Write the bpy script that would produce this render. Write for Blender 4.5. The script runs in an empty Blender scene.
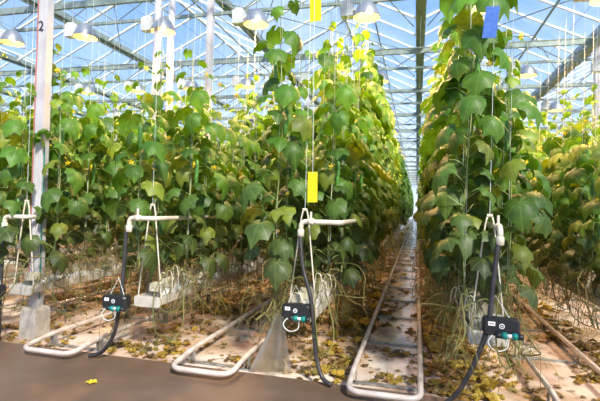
import bpy, math, random
from mathutils import Vector, Matrix
R = math.radians
PI = math.pi
sc = bpy.context.scene
COL = sc.collection

# ------------------------------------------------------------------ camera
CAM_H = 1.45
F_PX, YAW, PITCH, ROLL = 453.88, .2525, .0124, .0291
fw = Vector((-math.sin(YAW)*math.cos(PITCH), math.cos(YAW)*math.cos(PITCH), math.sin(PITCH)))
rt = fw.cross(Vector((0, 0, 1))).normalized()
up = rt.cross(fw)
rt, up = math.cos(ROLL)*rt+math.sin(ROLL)*up, -math.sin(ROLL)*rt+math.cos(ROLL)*up
cd = bpy.data.cameras.new('camera')
cd.sensor_fit = 'HORIZONTAL'
cd.sensor_width = 36
cd.lens = F_PX/600*36
cd.clip_end = 400
cam = bpy.data.objects.new('camera', cd)
COL.objects.link(cam)
m = Matrix.Identity(4)
for i in range(3):
    m[i][0], m[i][1], m[i][2] = rt[i], up[i], -fw[i]
m[2][3] = CAM_H
cam.matrix_world = m
sc.camera = cam

# ------------------------------------------------------------------ world, sun, exposure
w = bpy.data.worlds.new('sky')
sc.world = w
w.use_nodes = True
nt = w.node_tree
nt.nodes.clear()
def N(nt, t, **kw):
    n = nt.nodes.new(t)
    for k, v in kw.items():
        setattr(n, k, v)
    return n
out = N(nt, 'ShaderNodeOutputWorld')
bg = N(nt, 'ShaderNodeBackground')
tc = N(nt, 'ShaderNodeTexCoord')
sep = N(nt, 'ShaderNodeSeparateXYZ')
ramp = N(nt, 'ShaderNodeValToRGB')
cr = ramp.color_ramp
cr.elements[0].position = 0.0
cr.elements[0].color = (.78, .90, 1.0, 1)
cr.elements[1].position = 1.0
cr.elements[1].color = (.14, .30, .74, 1)
e = cr.elements.new(.12); e.color = (.47, .67, .98, 1)
e = cr.elements.new(.38); e.color = (.23, .42, .88, 1)
noi = N(nt, 'ShaderNodeTexNoise')
noi.inputs['Scale'].default_value = 2.2
noi.inputs['Detail'].default_value = 5
cl = N(nt, 'ShaderNodeValToRGB')
cl.color_ramp.elements[0].position = .48
cl.color_ramp.elements[0].color = (0, 0, 0, 1)
cl.color_ramp.elements[1].position = .75
cl.color_ramp.elements[1].color = (.55, .55, .55, 1)
mixc = N(nt, 'ShaderNodeMix', data_type='RGBA')
mixc.inputs['B'].default_value = (.85, .92, 1.0, 1)
nt.links.new(tc.outputs['Generated'], sep.inputs[0])
nt.links.new(sep.outputs['Z'], ramp.inputs[0])
nt.links.new(tc.outputs['Generated'], noi.inputs['Vector'])
nt.links.new(noi.outputs['Fac'], cl.inputs[0])
nt.links.new(cl.outputs[0], mixc.inputs['Factor'])
nt.links.new(ramp.outputs[0], mixc.inputs['A'])
nt.links.new(mixc.outputs['Result'], bg.inputs['Color'])
bg.inputs['Strength'].default_value = 1.0
nt.links.new(bg.outputs[0], out.inputs[0])

sd = bpy.data.lights.new('sun', 'SUN')
sd.energy = 6.0
sd.color = (1.0, .93, .80)
sd.angle = R(6)
sun = bpy.data.objects.new('sun', sd)
COL.objects.link(sun)
sdir = Vector((-.52, .66, -.74))          # direction the light travels
sun.rotation_euler = sdir.to_track_quat('-Z', 'Y').to_euler()

sc.view_settings.view_transform = 'Standard'
sc.view_settings.look = 'None'
sc.view_settings.gamma = 1
sc.view_settings.use_curve_mapping = False
sc.view_settings.exposure = 0.5
try:
    sc.cycles.use_denoising = True
    sc.cycles.max_bounces = 7
    sc.cycles.diffuse_bounces = 3
    sc.cycles.transparent_max_bounces = 16
    sc.cycles.sample_clamp_indirect = 6
except Exception:
    pass

# ------------------------------------------------------------------ materials
MATS = {}
def newmat(name):
    m = bpy.data.materials.new(name)
    m.use_nodes = True
    m.node_tree.nodes.clear()
    MATS[name] = m
    return m, m.node_tree
def pbr(name, col, rough=.5, metal=0, noise=None, scale=8, bump=0, spec=.5, coords='Object'):
    m, nt = newmat(name)
    o = N(nt, 'ShaderNodeOutputMaterial')
    p = N(nt, 'ShaderNodeBsdfPrincipled')
    p.inputs['Base Color'].default_value = (*col, 1)
    p.inputs['Roughness'].default_value = rough
    p.inputs['Metallic'].default_value = metal
    p.inputs['Specular IOR Level'].default_value = spec
    if noise:
        t = N(nt, 'ShaderNodeTexCoord')
        n = N(nt, 'ShaderNodeTexNoise')
        n.inputs['Scale'].default_value = scale
        n.inputs['Detail'].default_value = 6
        r = N(nt, 'ShaderNodeValToRGB')
        r.color_ramp.elements[0].position = .35
        r.color_ramp.elements[0].color = (*noise, 1)
        r.color_ramp.elements[1].position = .62
        r.color_ramp.elements[1].color = (*col, 1)
        nt.links.new(t.outputs[coords], n.inputs['Vector'])
        nt.links.new(n.outputs['Fac'], r.inputs[0])
        nt.links.new(r.outputs[0], p.inputs['Base Color'])
        if bump:
            b = N(nt, 'ShaderNodeBump')
            b.inputs['Strength'].default_value = bump
            b.inputs['Distance'].default_value = .02
            nt.links.new(n.outputs['Fac'], b.inputs['Height'])
            nt.links.new(b.outputs[0], p.inputs['Normal'])
    nt.links.new(p.outputs[0], o.inputs[0])
    return m

GALV = pbr('galvanised_steel', (.33, .38, .34), .42, .35, (.22, .27, .24), 5)
WSTEEL = pbr('white_steel', (.72, .75, .76), .35, .0, (.60, .63, .64), 3)
POSTM = pbr('post_steel', (.60, .57, .58), .35, .08, (.47, .43, .45), 2.5)
RAILM = pbr('rail_paint', (.72, .62, .55), .34, .15, (.52, .42, .35), 7)
SUPM = pbr('support_steel', (.42, .42, .40), .45, .5, (.25, .23, .2), 14)
CONC = pbr('foot_concrete', (.56, .50, .42), .85, 0, (.40, .35, .28), 9, .3)
BLK = pbr('black_plastic', (.018, .018, .02), .38)
HOSE = pbr('black_hose', (.022, .02, .02), .42, 0, (.05, .04, .035), 10)
TEAL = pbr('teal_plastic', (.0, .20, .16), .35)
TEALS = pbr('teal_twine', (.15, .62, .55), .6)
TWINE = pbr('white_twine', (.75, .76, .70), .6)
PVC = pbr('cream_pvc', (.78, .70, .56), .4, 0, (.62, .53, .40), 9)
SLAB = pbr('slab_wrap', (.72, .71, .68), .35, 0, (.50, .46, .40), 6, .4)
ROCK = pbr('rockwool', (.50, .42, .28), .95, 0, (.62, .58, .44), 20, .5)
GUTM = pbr('gutter_white', (.66, .62, .54), .5, 0, (.42, .34, .24), 4)
YEL = pbr('sticky_yellow', (.90, .70, .0), .35, 0, (.80, .58, .0), 40)
BLU = pbr('sticky_blue', (.10, .22, .62), .35, 0, (.07, .16, .50), 30)
WHT = pbr('label_white', (.85, .84, .82), .5)
INK = pbr('dark_ink', (.03, .02, .06), .6)
REDM = pbr('red_line', (.48, .16, .13), .5)
CUKE = pbr('cucumber_skin', (.06, .20, .03), .4, 0, (.13, .30, .06), 30, .2)
FLW = pbr('flower_yellow', (.95, .66, .02), .5)
STEMM = pbr('stem_green', (.20, .30, .07), .6, 0, (.34, .34, .12), 9)
DRYST = pbr('dry_shoot', (.20, .115, .03), .75, 0, (.30, .21, .07), 9)
OLDST = pbr('old_stem', (.14, .16, .035), .65, 0, (.24, .19, .06), 6)
REFL = pbr('lamp_reflector', (.88, .86, .80), .3, .2)
SHELL = pbr('lamp_shell', (.46, .46, .45), .38, .8)
LHOUS = pbr('lamp_housing', (.60, .60, .58), .4)
WALK = pbr('walkway_concrete', (.20, .128, .088), .42, 0, (.115, .072, .048), 1.3, .12)
CURT = pbr('folded_screen', (.42, .44, .42), .6, 0, (.30, .32, .30), 6)

def leafmat(name, trans=.27):
    m, nt = newmat(name)
    o = N(nt, 'ShaderNodeOutputMaterial')
    p = N(nt, 'ShaderNodeBsdfPrincipled')
    p.inputs['Roughness'].default_value = .48
    p.inputs['Specular IOR Level'].default_value = .4
    a = N(nt, 'ShaderNodeAttribute', attribute_name='tint')
    v = N(nt, 'ShaderNodeAttribute', attribute_name='vein')
    sx = N(nt, 'ShaderNodeSeparateXYZ')
    nt.links.new(v.outputs['Vector'], sx.inputs[0])
    mr = N(nt, 'ShaderNodeMapRange')
    mr.inputs['From Min'].default_value = .0
    mr.inputs['From Max'].default_value = .022
    mr.inputs['To Min'].default_value = .38
    mr.inputs['To Max'].default_value = 0
    nt.links.new(sx.outputs['X'], mr.inputs['Value'])
    t = N(nt, 'ShaderNodeTexCoord')
    n = N(nt, 'ShaderNodeTexNoise')
    n.inputs['Scale'].default_value = 14
    n.inputs['Detail'].default_value = 5
    nt.links.new(t.outputs['Object'], n.inputs['Vector'])
    mm = N(nt, 'ShaderNodeMapRange')
    mm.inputs['From Min'].default_value = .3
    mm.inputs['From Max'].default_value = .7
    mm.inputs['To Min'].default_value = .72
    mm.inputs['To Max'].default_value = 1.25
    nt.links.new(n.outputs['Fac'], mm.inputs['Value'])
    sc_ = N(nt, 'ShaderNodeVectorMath', operation='SCALE')
    nt.links.new(a.outputs['Vector'], sc_.inputs[0])
    nt.links.new(mm.outputs[0], sc_.inputs['Scale'])
    mx = N(nt, 'ShaderNodeMix', data_type='RGBA')
    mx.inputs['B'].default_value = (.22, .32, .09, 1)
    nt.links.new(mr.outputs[0], mx.inputs['Factor'])
    nt.links.new(sc_.outputs[0], mx.inputs['A'])
    nt.links.new(mx.outputs['Result'], p.inputs['Base Color'])
    tr = N(nt, 'ShaderNodeBsdfTranslucent')
    hs = N(nt, 'ShaderNodeHueSaturation')
    hs.inputs['Value'].default_value = 1.85
    hs.inputs['Saturation'].default_value = 1.1
    hs.inputs['Hue'].default_value = .492
    nt.links.new(mx.outputs['Result'], hs.inputs['Color'])
    nt.links.new(hs.outputs[0], tr.inputs['Color'])
    ms = N(nt, 'ShaderNodeMixShader')
    ms.inputs[0].default_value = trans
    nt.links.new(p.outputs[0], ms.inputs[1])
    nt.links.new(tr.outputs[0], ms.inputs[2])
    b = N(nt, 'ShaderNodeBump')
    b.inputs['Strength'].default_value = .5
    b.inputs['Distance'].default_value = .01
    nt.links.new(n.outputs['Fac'], b.inputs['Height'])
    nt.links.new(b.outputs[0], p.inputs['Normal'])
    nt.links.new(ms.outputs[0], o.inputs[0])
    return m
LEAF = leafmat('cucumber_leaf')
DEAD = leafmat('dead_leaf', .15)

def glassmat(name, dust=.05, tint=(.93, .97, 1.0)):
    m, nt = newmat(name)
    o = N(nt, 'ShaderNodeOutputMaterial')
    tr = N(nt, 'ShaderNodeBsdfTransparent')
    tr.inputs['Color'].default_value = (*tint, 1)
    gl = N(nt, 'ShaderNodeBsdfGlossy')
    gl.inputs['Roughness'].default_value = .05
    tl = N(nt, 'ShaderNodeBsdfTranslucent')
    tl.inputs['Color'].default_value = (.9, .95, 1, 1)
    t = N(nt, 'ShaderNodeTexCoord')
    n = N(nt, 'ShaderNodeTexNoise')
    n.inputs['Scale'].default_value = 1.1
    n.inputs['Detail'].default_value = 6
    mr = N(nt, 'ShaderNodeMapRange')
    mr.inputs['From Min'].default_value = .4
    mr.inputs['From Max'].default_value = .75
    mr.inputs['To Min'].default_value = dust*.4
    mr.inputs['To Max'].default_value = dust*2.2
    nt.links.new(t.outputs['Object'], n.inputs['Vector'])
    nt.links.new(n.outputs['Fac'], mr.inputs['Value'])
    m1 = N(nt, 'ShaderNodeMixShader')
    m1.inputs[0].default_value = .04
    m2 = N(nt, 'ShaderNodeMixShader')
    nt.links.new(tr.outputs[0], m1.inputs[1])
    nt.links.new(gl.outputs[0], m1.inputs[2])
    nt.links.new(mr.outputs[0], m2.inputs[0])
    nt.links.new(m1.outputs[0], m2.inputs[1])
    nt.links.new(tl.outputs[0], m2.inputs[2])
    nt.links.new(m2.outputs[0], o.inputs[0])
    return m
GLASS = glassmat('roof_glass')
FILM = glassmat('clear_film', .75, (.9, .9, .88))

def emis(name, col, s):
    m, nt = newmat(name)
    o = N(nt, 'ShaderNodeOutputMaterial')
    p = N(nt, 'ShaderNodeEmission')
    p.inputs[0].default_value = (*col, 1)
    p.inputs[1].default_value = s
    nt.links.new(p.outputs[0], o.inputs[0])
    return m
BULB = emis('sodium_bulb', (1.0, .50, .09), 75)

def groundmat():
    m, nt = newmat('ground_film')
    o = N(nt, 'ShaderNodeOutputMaterial')
    p = N(nt, 'ShaderNodeBsdfPrincipled')
    t = N(nt, 'ShaderNodeTexCoord')
    n = N(nt, 'ShaderNodeTexNoise')
    n.inputs['Scale'].default_value = 1.6
    n.inputs['Detail'].default_value = 8
    n.inputs['Distortion'].default_value = .6
    r = N(nt, 'ShaderNodeValToRGB')
    el = r.color_ramp.elements
    el[0].position = .30; el[0].color = (.34, .20, .11, 1)
    el[1].position = .66; el[1].color = (.86, .73, .62, 1)
    x = el.new(.46); x.color = (.70, .49, .35, 1)
    nt.links.new(t.outputs['Object'], n.inputs['Vector'])
    nt.links.new(n.outputs['Fac'], r.inputs[0])
    # stains of rotted leaves
    n2 = N(nt, 'ShaderNodeTexNoise')
    n2.inputs['Scale'].default_value = 9
    n2.inputs['Detail'].default_value = 8
    r2 = N(nt, 'ShaderNodeValToRGB')
    r2.color_ramp.elements[0].position = .55
    r2.color_ramp.elements[0].color = (0, 0, 0, 1)
    r2.color_ramp.elements[1].position = .68
    r2.color_ramp.elements[1].color = (.8, .8, .8, 1)
    nt.links.new(t.outputs['Object'], n2.inputs['Vector'])
    nt.links.new(n2.outputs['Fac'], r2.inputs[0])
    mx = N(nt, 'ShaderNodeMix', data_type='RGBA')
    mx.inputs['B'].default_value = (.22, .14, .07, 1)
    nt.links.new(r2.outputs[0], mx.inputs['Factor'])
    nt.links.new(r.outputs[0], mx.inputs['A'])
    nt.links.new(mx.outputs['Result'], p.inputs['Base Color'])
    p.inputs['Roughness'].default_value = .24
    p.inputs['Coat Weight'].default_value = .35
    p.inputs['Coat Roughness'].default_value = .12
    b = N(nt, 'ShaderNodeBump')
    b.inputs['Strength'].default_value = .35
    b.inputs['Distance'].default_value = .02
    nt.links.new(n.outputs['Fac'], b.inputs['Height'])
    nt.links.new(b.outputs[0], p.inputs['Normal'])
    nt.links.new(p.outputs[0], o.inputs[0])
    return m
GROUND = groundmat()

# ------------------------------------------------------------------ mesh helpers
class MB:
    def __init__(s):
        s.v, s.f, s.mi, s.tint, s.vein, s.mats, s.cur = [], [], [], [], [], [], 0
        s.tc = (1, 1, 1)
    def mat(s, m):
        if m not in s.mats: s.mats.append(m)
        s.cur = s.mats.index(m)
        return s
    def vert(s, p, vein=1.0):
        s.v.append((p[0], p[1], p[2])); s.tint.append(s.tc); s.vein.append((vein, 0, 0))
        return len(s.v)-1
    def face(s, *ix):
        s.f.append(ix); s.mi.append(s.cur)
    def box(s, c, d, mtx=None):
        x, y, z = d[0]/2, d[1]/2, d[2]/2
        q = [Vector((a, b, e)) for e in (-z, z) for a, b in ((-x, -y), (x, -y), (x, y), (-x, y))]
        if mtx: q = [mtx @ p for p in q]
        i = [s.vert(p+Vector(c)) for p in q]
        for a in ((3, 2, 1, 0), (4, 5, 6, 7), (0, 1, 5, 4), (1, 2, 6, 5), (2, 3, 7, 6), (3, 0, 4, 7)):
            s.face(*[i[k] for k in a])
        return s
    def rbox(s, c, d, r=.01, n=3):           # box with rounded vertical-plane corners (profile in XZ), extruded in Y
        x, y, z = d[0]/2, d[1]/2, d[2]/2
        pts = []
        for cx, cz, a0 in ((x-r, z-r, 0), (-x+r, z-r, 90), (-x+r, -z+r, 180), (x-r, -z+r, 270)):
            for k in range(n+1):
                a = R(a0+90*k/n)
                pts.append((cx+r*math.cos(a), cz+r*math.sin(a)))
        bev = min(r*.5, y*.4)
        rings = []
        for yy, k in ((-y, 1-bev/x), (-y+bev, 1), (y-bev, 1), (y, 1-bev/x)):
            rings.append([s.vert((c[0]+px*k, c[1]+yy, c[2]+pz*k)) for px, pz in pts])
        L = len(pts)
        for a, b in zip(rings, rings[1:]):
            for k in range(L):
                s.face(a[k], a[(k+1) % L], b[(k+1) % L], b[k])
        s.face(*reversed(rings[0])); s.face(*rings[-1])
        return s
    def beam(s, a, b, w, h=None, upv=(0, 0, 1)):
        a, b = Vector(a), Vector(b); h = h or w
        d = (b-a).normalized(); sd_ = d.cross(Vector(upv))
        if sd_.length < 1e-4: sd_ = d.cross(Vector((1, 0, 0)))
        sd_.normalize(); u_ = sd_.cross(d)
        i = []
        for p in (a, b):
            for q, t in ((-1, -1), (1, -1), (1, 1), (-1, 1)):
                i.append(s.vert(p+sd_*(q*w/2)+u_*(t*h/2)))
        s.face(i[0], i[1], i[2], i[3]); s.face(i[7], i[6], i[5], i[4])
        for k in range(4):
            s.face(i[k], i[4+k], i[4+(k+1) % 4], i[(k+1) % 4])
        return s
    def tube(s, pts, r, n=8, cap=True):
        pts = [Vector(p) for p in pts]
        if not hasattr(r, '__len__'): r = [r]*len(pts)
        u_ = None; rings = []
        for k, p in enumerate(pts):
            d = (pts[min(k+1, len(pts)-1)]-pts[max(k-1, 0)])
            d = d.normalized() if d.length > 1e-9 else Vector((0, 0, 1))
            if u_ is None:
                u_ = d.cross(Vector((0, 0, 1)))
                if u_.length < .1: u_ = d.cross(Vector((1, 0, 0)))
            u_ = (u_-d*u_.dot(d)).normalized()
            w_ = d.cross(u_)
            rings.append([s.vert(p+(u_*math.cos(2*PI*j/n)+w_*math.sin(2*PI*j/n))*r[k]) for j in range(n)])
        for a, b in zip(rings, rings[1:]):
            for j in range(n):
                s.face(a[j], a[(j+1) % n], b[(j+1) % n], b[j])
        if cap and n > 2:
            s.face(*reversed(rings[0])); s.face(*rings[-1])
        return s
    def lathe(s, c, prof, n=16, axis='z'):
        rings = []
        for r_, h_ in prof:
            ring = []
            for j in range(n):
                a = 2*PI*j/n
                if axis == 'z': p = (c[0]+r_*math.cos(a), c[1]+r_*math.sin(a), c[2]+h_)
                elif axis == 'y': p = (c[0]+r_*math.cos(a), c[1]+h_, c[2]+r_*math.sin(a))
                else: p = (c[0]+h_, c[1]+r_*math.cos(a), c[2]+r_*math.sin(a))
                ring.append(s.vert(p))
            rings.append(ring)
        for a, b in zip(rings, rings[1:]):
            for j in range(n):
                s.face(a[j], a[(j+1) % n], b[(j+1) % n], b[j])
        return s
    def data(s, name, smooth=False):
        me = bpy.data.meshes.new(name)
        me.from_pydata(s.v, [], s.f)
        for m_ in s.mats: me.materials.append(m_)
        if len(s.mats) > 1: me.polygons.foreach_set('material_index', s.mi)
        if smooth: me.polygons.foreach_set('use_smooth', [True]*len(s.f))
        if any(t != (1, 1, 1) for t in s.tint[:4]) or any(t != (1, 1, 1) for t in s.tint[-4:]):
            at = me.attributes.new('tint', 'FLOAT_VECTOR', 'POINT')
            at.data.foreach_set('vector', [q for t in s.tint for q in t])
            at = me.attributes.new('vein', 'FLOAT_VECTOR', 'POINT')
            at.data.foreach_set('vector', [q for t in s.vein for q in t])
        me.update()
        return me
    def obj(s, name, parent=None, smooth=False, loc=None):
        o = bpy.data.objects.new(name, s.data(name, smooth))
        COL.objects.link(o)
        if parent: o.parent = parent
        if loc: o.location = loc
        return o

def tag(o, label=None, cat=None, group=None, kind=None):
    if label: o['label'] = label
    if cat: o['category'] = cat
    if group: o['group'] = group
    if kind: o['kind'] = kind
    return o
def struct(o): o['kind'] = 'structure'; return o
def empty(name, loc, label=None, cat=None, group=None, rz=0):
    o = bpy.data.objects.new(name, None)
    o.empty_display_size = .1
    COL.objects.link(o)
    o.location = loc; o.rotation_euler = (0, 0, rz)
    return tag(o, label, cat, group)
def copy_tree(o, parent=None):
    c = o.copy(); COL.objects.link(c)
    if parent is not None: c.parent = parent
    for ch in list(KIDS.get(o.name, [])):
        k = copy_tree(ch, c)
    return c
KIDS = {}
def reg(root):
    """remember the children of a prototype so copies are quick"""
    for o in list(bpy.data.objects):
        if o.parent is not None:
            KIDS.setdefault(o.parent.name, [])
            if o not in KIDS[o.parent.name]: KIDS[o.parent.name].append(o)
def clone(root, loc, rz=0, label=None, group=None, cat=None):
    c = copy_tree(root)
    c.location = loc; c.rotation_euler = (0, 0, rz)
    return tag(c, label, cat, group)

def arc(pts, r=.06, n=5):
    """round the corners of a polyline"""
    pts = [Vector(p) for p in pts]
    o = [pts[0]]
    for a, b, c in zip(pts, pts[1:], pts[2:]):
        d1 = (a-b).normalized(); d2 = (c-b).normalized()
        rr = min(r, (a-b).length*.49, (c-b).length*.49)
        p, q = b+d1*rr, b+d2*rr
        for k in range(n+1):
            t = k/n
            o.append(p*(1-t)**2+b*2*t*(1-t)+q*t*t)
    o.append(pts[-1])
    return o
def smooth_path(pts, n=6):
    pts = [Vector(p) for p in pts]
    o = []
    for i in range(len(pts)-1):
        p0, p1, p2, p3 = pts[max(i-1, 0)], pts[i], pts[i+1], pts[min(i+2, len(pts)-1)]
        for k in range(n):
            t = k/n
            o.append(.5*((2*p1)+(p2-p0)*t+(2*p0-5*p1+4*p2-p3)*t*t+(3*p1-p0-3*p2+p3)*t**3))
    o.append(pts[-1])
    return o

# ------------------------------------------------------------------ layout constants
PITCH_X = 1.475
def row_x(k): return .53+PITCH_X*k           # plant rows; k=0 is the row right of the central aisle
def aisle_x(k): return -.205+PITCH_X*k       # aisles; k=0 is the central aisle
ROWS = list(range(-7, 4))
END_Y = 78.0
EDGE_Y = 3.66
GH = CAM_H+4.09                              # height of truss top chord
GUT_X = -.02
X0, X1, YB = GUT_X-44, GUT_X+24, -9.0

# ------------------------------------------------------------------ structure
rnd = random.Random(7)
def ground():
    b = MB().mat(GROUND)
    nx, ny = 60, 90
    ix = []
    for j in range(ny+1):
        y = EDGE_Y+(END_Y-EDGE_Y)*(j/ny)**1.8
        for i in range(nx+1):
            x = X0+(X1-X0)*i/nx
            ix.append(b.vert((x, y, 0)))
    for j in range(ny):
        for i in range(nx):
            a = j*(nx+1)+i
            b.face(a, a+1, a+nx+2, a+nx+1)
    struct(b.obj('floor'))
    b = MB().mat(WALK)
    b.box(((X0+X1)/2, (YB+EDGE_Y)/2, -.04), (X1-X0, EDGE_Y-YB, .12))
    struct(b.obj('walkway'))
ground()

# glass roof, one gable per 4 m bay
rb = MB().mat(GLASS)
RISE = .92
nb = int((X1-X0)/4)
for i in range(nb):
    xa = X0+4*i; z0 = GH+.14
    for s in (0, 1):
        p, q = ((xa+.08, z0), (xa+2, z0+RISE)) if s == 0 else ((xa+2, z0+RISE), (xa+3.92, z0))
        rb.face(rb.vert((p[0], YB, p[1])), rb.vert((q[0], YB, q[1])), rb.vert((q[0], END_Y, q[1])), rb.vert((p[0], END_Y, p[1])))
struct(rb.obj('ceiling'))
# glazing bars, gutters, ridges
tn = [0]
def trim(b):
    tn[0] += 1
    return struct(b.obj('trim_%d' % tn[0]))
for i in range(nb+1):
    xa = X0+4*i
    b = MB().mat(GALV)
    # gutter: trough section with two lips
    for dx, wz in ((-.09, 0), (.09, 0)):
        b.beam((xa+dx, YB, GH+.13), (xa+dx, END_Y, GH+.13), .03, .12)
    b.beam((xa, YB, GH+.07), (xa, END_Y, GH+.07), .20, .03)
    b.beam((xa, YB, GH+.035), (xa, END_Y, GH+.035), .05, .06)
    trim(b)
    if i < nb:
        b = MB().mat(WSTEEL)
        b.beam((xa+2, YB, GH+.14+RISE), (xa+2, END_Y, GH+.14+RISE), .07, .07)
        near = abs(xa+2) < 20
        y = YB+.2
        while y < (END_Y if near else 45):
            for s in (-1, 1):
                b.beam((xa+2+s*1.92, y, GH+.10), (xa+2, y, GH+.10+RISE), .045, .05)
            y += 1.0
        trim(b)
        b = MB().mat(GALV)      # vent frames half way up each slope
        b.beam((xa+2.9, YB, GH+.06+RISE*.55), (xa+2.9, END_Y, GH+.06+RISE*.55), .035, .035)
        y = 5.0
        while y < END_Y:
            b.beam((xa+2.9, y, GH+.06+RISE*.55), (xa+2.0, y+1.0, GH+.02+RISE), .02)
            b.beam((xa+2.9, y, GH+.06+RISE*.55), (xa+3.85, y+1.6, GH+.08), .018)
            b.beam((xa+1.1, y, GH+.06+RISE*.55), (xa+.15, y+1.6, GH+.08), .018)
            y += 4.0
        trim(b)

# walls of glass with white frames
def wall(name, axis, at, a0, a1, z1, step=2.0, z0=0.0):
    root = MB().mat(GLASS)
    if axis == 'y':
        P = lambda s, z: (s, at, z)
    else:
        P = lambda s, z: (at, s, z)
    root.face(root.vert(P(a0, z0)), root.vert(P(a1, z0)), root.vert(P(a1, z1)), root.vert(P(a0, z1)))
    o = struct(root.obj(name))
    b = MB().mat(WSTEEL)
    s = a0
    while s <= a1+.01:
        b.beam(P(s, z0), P(s, z1), .08, .08)
        s += step
    for z in (z0+.05, .9, 2.5, 4.1, z1):
        b.beam(P(a0, z), P(a1, z), .08, .08)
    f = b.obj('frame', o)
    return o
wall('wall_back', 'y', END_Y, X0, X1, GH+.1)
wall('wall_left', 'x', X0, YB, END_Y, GH+.1, 4.0)
wall('wall_right', 'x', X1, YB, END_Y, GH+.1, 4.0)
wall('wall_front', 'y', YB, X0, X1, GH+.1, 4.0)

# ------------------------------------------------------------------ trusses
def truss(y, label, group=None):
    t = empty('roof_truss', (0, y, GH), label, 'truss', group)
    MB().mat(GALV).beam((X0, 0, -.02), (X1, 0, -.02), .07, .13).obj('top_chord', t)
    MB().mat(GALV).beam((X0, 0, -.456), (X1, 0, -.456), .05, .06).obj('bottom_chord', t)
    b = MB().mat(GALV)
    x = X0
    while x < X1-.1:
        b.tube([(x, 0, -.05), (x+.67, 0, -.45)], .014, 4)
        b.tube([(x+.67, 0, -.45), (x+1.333, 0, -.05)], .014, 4)
        x += 1.3333
    b.obj('lattice', t)
ty = 3.95
i = 0
names = ['nearest roof truss, running over the heads of the rows above the numbered post',
         'second roof truss, its thick chord crossing the top left corner',
         'third roof truss, first full beam crossing above the central aisle',
         'fourth roof truss, next beam beyond the blue card above the central aisle']
while ty < END_Y-1:
    truss(ty, names[i] if i < 4 else 'galvanised lattice roof truss among the distant ones closing up over the aisle',
          None if i < 4 else 'distant roof trusses')
    ty += 4.0; i += 1

# wind-bracing rods in the roof, crossing between trusses
for i, (xa, ya, xb, yb, lab) in enumerate([
        (-8, 3.95, 0, 11.95, 'thin steel bracing rod crossing the roof from left post toward the aisle'),
        (-12, 7.95, -4, 15.95, 'thin steel bracing rod in the roof far behind the numbered post'),
        (0, 7.95, -8, 15.95, 'thin steel bracing rod slanting back from the aisle gutter to the left'),
        (0, 11.95, 6, 5.95, 'thin steel bracing rod slanting over the right-hand rows')]):
    b = MB().mat(GALV).tube([(xa, ya, GH-.1), ((xa+xb)/2, (ya+yb)/2, GH-.14), (xb, yb, GH-.1)], .012, 6)
    tag(b.obj('bracing_rod'), lab, 'rod')

# ------------------------------------------------------------------ support posts
def text_mesh(txt, size, mat, name, parent, loc, rot, depth=.001):
    cu = bpy.data.curves.new(name, 'FONT')
    cu.body = txt; cu.size = size; cu.extrude = depth
    cu.align_x = 'CENTER'; cu.align_y = 'CENTER'
    tmp = bpy.data.objects.new(name+'_tmp', cu)
    COL.objects.link(tmp)
    bpy.context.view_layer.update()
    me = bpy.data.meshes.new_from_object(tmp.evaluated_get(bpy.context.evaluated_depsgraph_get()))
    bpy.data.objects.remove(tmp); bpy.data.curves.remove(cu)
    me.materials.clear(); me.materials.append(mat)
    o = bpy.data.objects.new(name, me)
    COL.objects.link(o); o.parent = parent
    o.location = loc; o.rotation_euler = rot
    return o
def post(x, y, label, group=None, number=None, wdt=.12):
    t = empty('support_post', (x, y, 0), label, 'post', group)
    b = MB().mat(POSTM)
    top = GH-.08
    b.box((0, 0, (.3+top)/2), (wdt, wdt*.75, top-.3))
    b.box((-wdt*.25, -wdt*.39, (.3+top)/2), (wdt*.22, .012, top-.3))
    b.box((wdt*.25, -wdt*.39, (.3+top)/2), (wdt*.22, .012, top-.3))
    b.obj('column', t)
    b = MB().mat(CONC)
    b.lathe((0, 0, 0), [(.0, -.05), (.15, -.05), (.135, .28), (.12, .31), (0, .31)], 4)
    fo = b.obj('concrete_foot', t); fo.rotation_euler = (0, 0, PI/4)
    MB().mat(GALV).box((0, 0, GH-.09), (wdt*1.6, wdt*1.4, .03)).obj('head_plate', t)
    if number:
        text_mesh(number, .15, INK, 'number', t, (-.01, -wdt*.39-.008, 3.27), (PI/2, 0, 0))
        MB().mat(REDM).tube([(-wdt*.45, -wdt*.45, .35), (-wdt*.47, -wdt*.46, 3.9)], .006, 6).obj('red_cable', t)
        MB().mat(TEAL).tube([(wdt*.56, -wdt*.2, .4), (wdt*.55, -wdt*.2, 2.0)], .006, 6).obj('green_cable', t)
    return t
post(-3.885, 3.98, 'white steel post with the black number 2, standing on a concrete foot', number='2', wdt=.115)
post(-3.93, 7.95, 'slim white steel post right of the pair of pipes, reaching the second truss')
post(4.0, 11.95, 'white post far right under the roof gutter with the fins')
for x in (-11.98, -19.98, 12.0):
    for y in (3.95, 7.95, 11.95, 15.95, 19.95):
        post(x, y, 'white steel post standing deep among the far rows', 'posts deep among the rows')
for y in range(4):
    post(-3.93, 11.95+4*y, 'white steel post hidden among the leaves behind the slim post', 'posts behind the slim post')
for lab, y in (('thick white riser pipe, left one of the close pair', 6.16), ('thick white riser pipe, right one of the close pair', 6.56)):
    t = empty('riser_pipe', (-3.93, y, 0), lab, 'pipe')
    MB().mat(POSTM).tube([(0, 0, 0), (0, 0, GH+.05)], .054, 14).obj('pipe', t, True)
    MB().mat(CONC).lathe((0, 0, 0), [(0, -.02), (.12, -.02), (.11, .06), (.056, .07)], 12).obj('base_collar', t)
    MB().mat(GALV).lathe((0, 0, GH-.62), [(.056, 0), (.066, .005), (.066, .05), (.056, .055)], 14).obj('clamp', t)

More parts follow.
